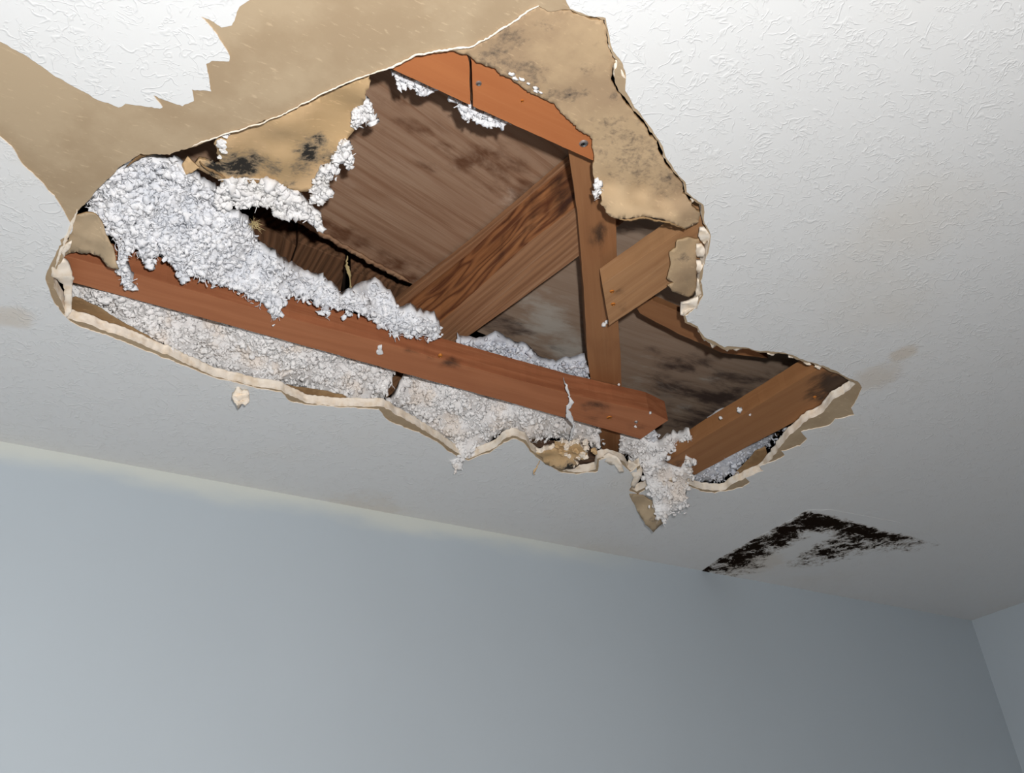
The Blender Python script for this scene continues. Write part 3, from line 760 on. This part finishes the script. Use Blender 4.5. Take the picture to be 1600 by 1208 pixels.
# ------------------------------------------------------------------ strands and crumbs
def strand(name, pts, mat, label, cat, seed=0):
    """twisted strip hanging free: pts = (x, y, dz, half width m)"""
    r = random.Random(seed); ring = 7; V = []; Fc = []
    dense = []
    for i in range(len(pts) - 1):
        for j in range(5):
            t = j / 5; dense.append([pts[i][k] + (pts[i + 1][k] - pts[i][k]) * t for k in range(4)])
    dense.append(list(pts[-1]))
    for i, (x, y, dz, w) in enumerate(dense):
        c = P(x + r.gauss(0, .5), y, dz); a0 = i * .35
        for k in range(ring):
            a = k * 2 * math.pi / ring
            q = np.array([math.cos(a), math.sin(a) * .45, 0]) * w * (1 + r.uniform(-.3, .3))
            V.append(c + np.array([q[0] * math.cos(a0) - q[1] * math.sin(a0), q[0] * math.sin(a0) + q[1] * math.cos(a0), 0]))
    n = len(dense)
    Fc = [(i * ring + k, i * ring + (k + 1) % ring, (i + 1) * ring + (k + 1) % ring, (i + 1) * ring + k) for i in range(n - 1) for k in range(ring)]
    Fc += [tuple(range(ring))[::-1], tuple((n - 1) * ring + k for k in range(ring))]
    return tag(mesh_obj(name, V, Fc, mat, smooth=True), label, cat)
strand('hanging_strand', [(879,588,.052,.001),(885,602,.010,.0018),(889,618,.006,.002),(893,630,.0,.0045),(886,640,-.002,.004),(890,652,-.004,.005),(897,665,-.005,.004),(893,680,-.004,.002),(889,692,-.002,.0012)],
       M_WHITE, 'twisted white strip of paper dangling in front of the long joist', 'paper', 3)
strand('hanging_strand', [(543,400,.16,.001),(541,415,.15,.003),(546,430,.14,.003),(548,452,.13,.002)], M_STRAW, 'thin pale strand hanging in the dark gap above the joist', 'strand', 4)
strand('hanging_strand', [(844,720,-.002,.001),(838,730,-.012,.002),(834,738,-.02,.0025),(836,742,-.023,.0005)], M_TAN, 'tiny shred of paper below the sagging broken drywall', 'paper', 5)
dg = relief('hanging_debris', [(364,612),(372,604),(378,610),(388,614),(390,624),(382,634),(376,640),(368,632),(362,622)], [(375,606,.002),(376,638,-.03)], .006, M_GYP, amp=1.2, step=3, grid=4, bump=.012, bscale=60, seed=80)
tag(dg, 'small cream lump dangling under the lower left edge of the hole', 'debris')
fl_ = relief('paint_chip', [(590,543),(597,541),(596,547),(599,553),(592,555),(588,550),(592,548)], ZJ - .003, .003, M_WHITE, amp=.6, step=2, grid=3, seed=81)
tag(fl_, 'small white chip stuck under the middle of the long joist', 'debris')

# straw tuft by the gap
V, Fc = [], []; c = P(397, 350, .05)
for k in range(34):
    d = RNG.normal(size=3); d /= np.linalg.norm(d); d[2] = -abs(d[2]) * .6; ln = RNG.uniform(.006, .016); w = .0006
    s = np.cross(d, [0.3, .2, 1]); s /= np.linalg.norm(s); u = np.cross(d, s); b0 = c + RNG.normal(0, .002, 3); n0 = len(V)
    V += [b0 + s * w, b0 - s * w * .5 + u * w, b0 - s * w * .5 - u * w, b0 + d * ln]
    Fc += [(n0, n0 + 1, n0 + 3), (n0 + 1, n0 + 2, n0 + 3), (n0 + 2, n0, n0 + 3), (n0, n0 + 2, n0 + 1)]
tag(mesh_obj('straw_tuft', V, Fc, M_STRAW), 'little spiky tuft of dry straw beside the dark gap', 'straw')

# crumbs of gypsum along the broken rim
def chunk(x, y, dz, sx, sy, sz, mat=M_GYP, seed=0):
    t = TUFT[seed % 16] * np.array([sx, sy, sz]); c = P(x, y, dz)
    return mesh_obj('gypsum_chunk', t + c, IF, mat, ceiling, smooth=False)
for k, (x, y, sx, sy, sz) in enumerate([(1205,552,.010,.003,.005),(1236,557,.007,.003,.004),(1262,567,.010,.003,.005),(1278,572,.009,.004,.005),(1082,312,.004,.005,.004)]):
    chunk(x, y, .007, sx * .72, sy * .72, sz * .6, seed=k)

# ------------------------------------------------------------------ torn rims and splinters
def ribbon(path, w0, w1, seed=0):
    """outline of a ragged strip along picture points"""
    r = random.Random(seed); a = rough(path, 1.2, 4, seed, False); n = len(a); lo, hi = [], []
    for i, (x, y) in enumerate(a):
        p, q = a[max(0, i - 1)], a[min(n - 1, i + 1)]; d = math.hypot(q[0] - p[0], q[1] - p[1]) or 1
        nx, ny = -(q[1] - p[1]) / d, (q[0] - p[0]) / d
        e = min(1, i / 4, (n - 1 - i) / 4) * .9 + .1
        lo.append((x - nx * w0 * e, y - ny * w0 * e)); k = w1 * e * r.uniform(.5, 1.5); hi.append((x + nx * k, y + ny * k))
    return lo + hi[::-1]
for k, (path, a, b, z) in enumerate([([(842,10),(828,17),(800,37),(770,56),(738,74),(707,78),(650,87),(612,107),(578,117)], .3, 1.7, -.0004),
                                  ([(578,117),(540,131),(500,149),(440,181),(400,196),(342,214),(300,230)], .2, .9, -.0004),
                                  ([(120,328),(116,345),(108,365),(96,392),(86,420)], 1.0, 3.0, -.0008)]):
    o = relief('torn_edge', ribbon(path, a, b, 90 + k), z, .0016, M_GYP, ceiling, amp=.3, step=3, grid=3, seed=90 + k)
o = relief('splintered_edge', ribbon([(425,328),(480,353),(520,376),(560,399),(600,421),(640,442)], 2.0, 3.0, 95), ZS - .004, .004, M_EDGE, ply, amp=.5, step=4, grid=4, seed=95)
for k, (x, y) in enumerate([(800,119),(808,124),(815,127),(822,131),(831,135),(838,139),(844,143)]):
    t = TUFT[k] * np.array([.0028, .0014, .001]) * rnd.uniform(.5, 1.3) + P(x + rnd.gauss(0, 3), y + rnd.gauss(0, 1.5), .004); mesh_obj('gypsum_crumb', t, IF, M_WHITE, flap, smooth=True)
o = relief('torn_edge', ribbon([(968,343),(990,343),(1010,341),(1030,345),(1050,350),(1072,359)], .6, 1.5, 97), [(970,343,-.026),(1050,348,-.024),(1072,359,-.014)], .0012, M_BACK, flap, amp=.3, step=3, grid=3, seed=97)

relief('gypsum_lip', [(80,430),(80,420),(88,412),(97,406),(106,412),(113,426),(116,434),(112,446),(113,468),(112,486),(104,497),(99,486),(102,466),(98,446),(90,436)], [(84,425,-.001),(112,430,.008),(104,492,.0),(112,470,.008)], .004, [M_GYP, M_GYP, M_PAPER], ceiling, amp=1.4, step=4, grid=5, bump=.004, bscale=45, seed=110)
relief('gypsum_lip', [(98,400),(95,392),(104,382),(112,378),(110,386),(102,396),(97,407)], [(104,388,-.001)], .003, [M_GYP, M_GYP, M_PAPER], ceiling, amp=1.0, step=3, grid=4, bump=.003, bscale=50, seed=111)

for k, ol in enumerate([[(1094,357),(1103,360),(1109,366),(1109,378),(1101,384),(1095,378),(1091,369)], [(1089,384),(1097,386),(1102,392),(1099,403),(1090,404),(1087,394)],
    [(1088,410),(1096,412),(1100,418),(1098,429),(1090,430),(1087,420)], [(1066,473),(1080,470),(1091,465),(1089,480),(1078,486),(1072,494),(1063,491)],
    [(1090,437),(1096,440),(1097,456),(1090,466),(1087,455)],
    [(1090,507),(1100,512),(1109,517),(1118,523),(1130,530),(1141,538),(1160,545),(1151,549),(1143,545),(1136,549),(1129,542),(1121,541),(1113,545),(1109,536),(1100,534),(1104,527),(1096,520)],
    [(960,100),(965,96),(969,105),(975,116),(979,126),(976,134),(966,134),(961,131),(965,122),(959,113)]]):
    cx_, cy_ = np.mean(ol, axis=0)
    relief('gypsum_lip', ol, [(cx_ + 12, cy_ - 6, .0005), (cx_ - 12, cy_ + 6, .009)], .004, [M_GYP, M_GYP, M_PAPER], ceiling, amp=1.0, step=3, grid=4, bump=.004, bscale=60, seed=120 + k)

for k, (x, y, z, r_) in enumerate([(944,507,ZP - .002,.0035),(948,502,ZP - .002,.0025),(967,601,ZP - .002,.0022),(966,609,ZP - .002,.002),(1016,645,ZJ - .002,.0022),(993,667,ZJ - .002,.002),(1126,653,ZJ - .002,.0024),(1155,640,ZJ + .002,.004),(1172,648,ZJ - .002,.0018)]):
    o = mesh_obj('insulation_crumb', TUFT[(k * 5) % 16] * r_ + P(x, y, z), IF, M_WHITE, smooth=True)
    tag(o, 'tiny white crumb of insulation stuck to the timber in the right half of the hole', 'crumb', 'white crumbs on the timbers')

# crumbled core on the sagging chunk and the tan flap
for k in range(16):
    x, y = rnd.uniform(872, 935), rnd.uniform(690, 714)
    mesh_obj('gypsum_crumb', TUFT[k] * rnd.uniform(.0025, .0055) + P(x, y, rnd.uniform(-.004, .002)), IF, M_GYP if k % 3 else M_TAN, sg, smooth=False)
for k, (x, y) in enumerate([(345,222),(352,212),(349,236),(343,246),(356,206),(347,229)]):
    mesh_obj('gypsum_crumb', TUFT[k + 4] * np.array([.004, .003, .002]) * rnd.uniform(.6, 1.3) + P(x, y, .012), IF, M_WHITE, tan, smooth=False)
relief('torn_edge', ribbon([(312,252),(325,264),(345,274),(370,283),(398,283),(425,287),(450,294)], 1.0, 2.4, 131), [(312,252,.038),(380,282,.048),(450,294,.05)], .0014, [M_BACK, M_BACK, M_BACK], tan, amp=.4, step=3, grid=3, seed=131)
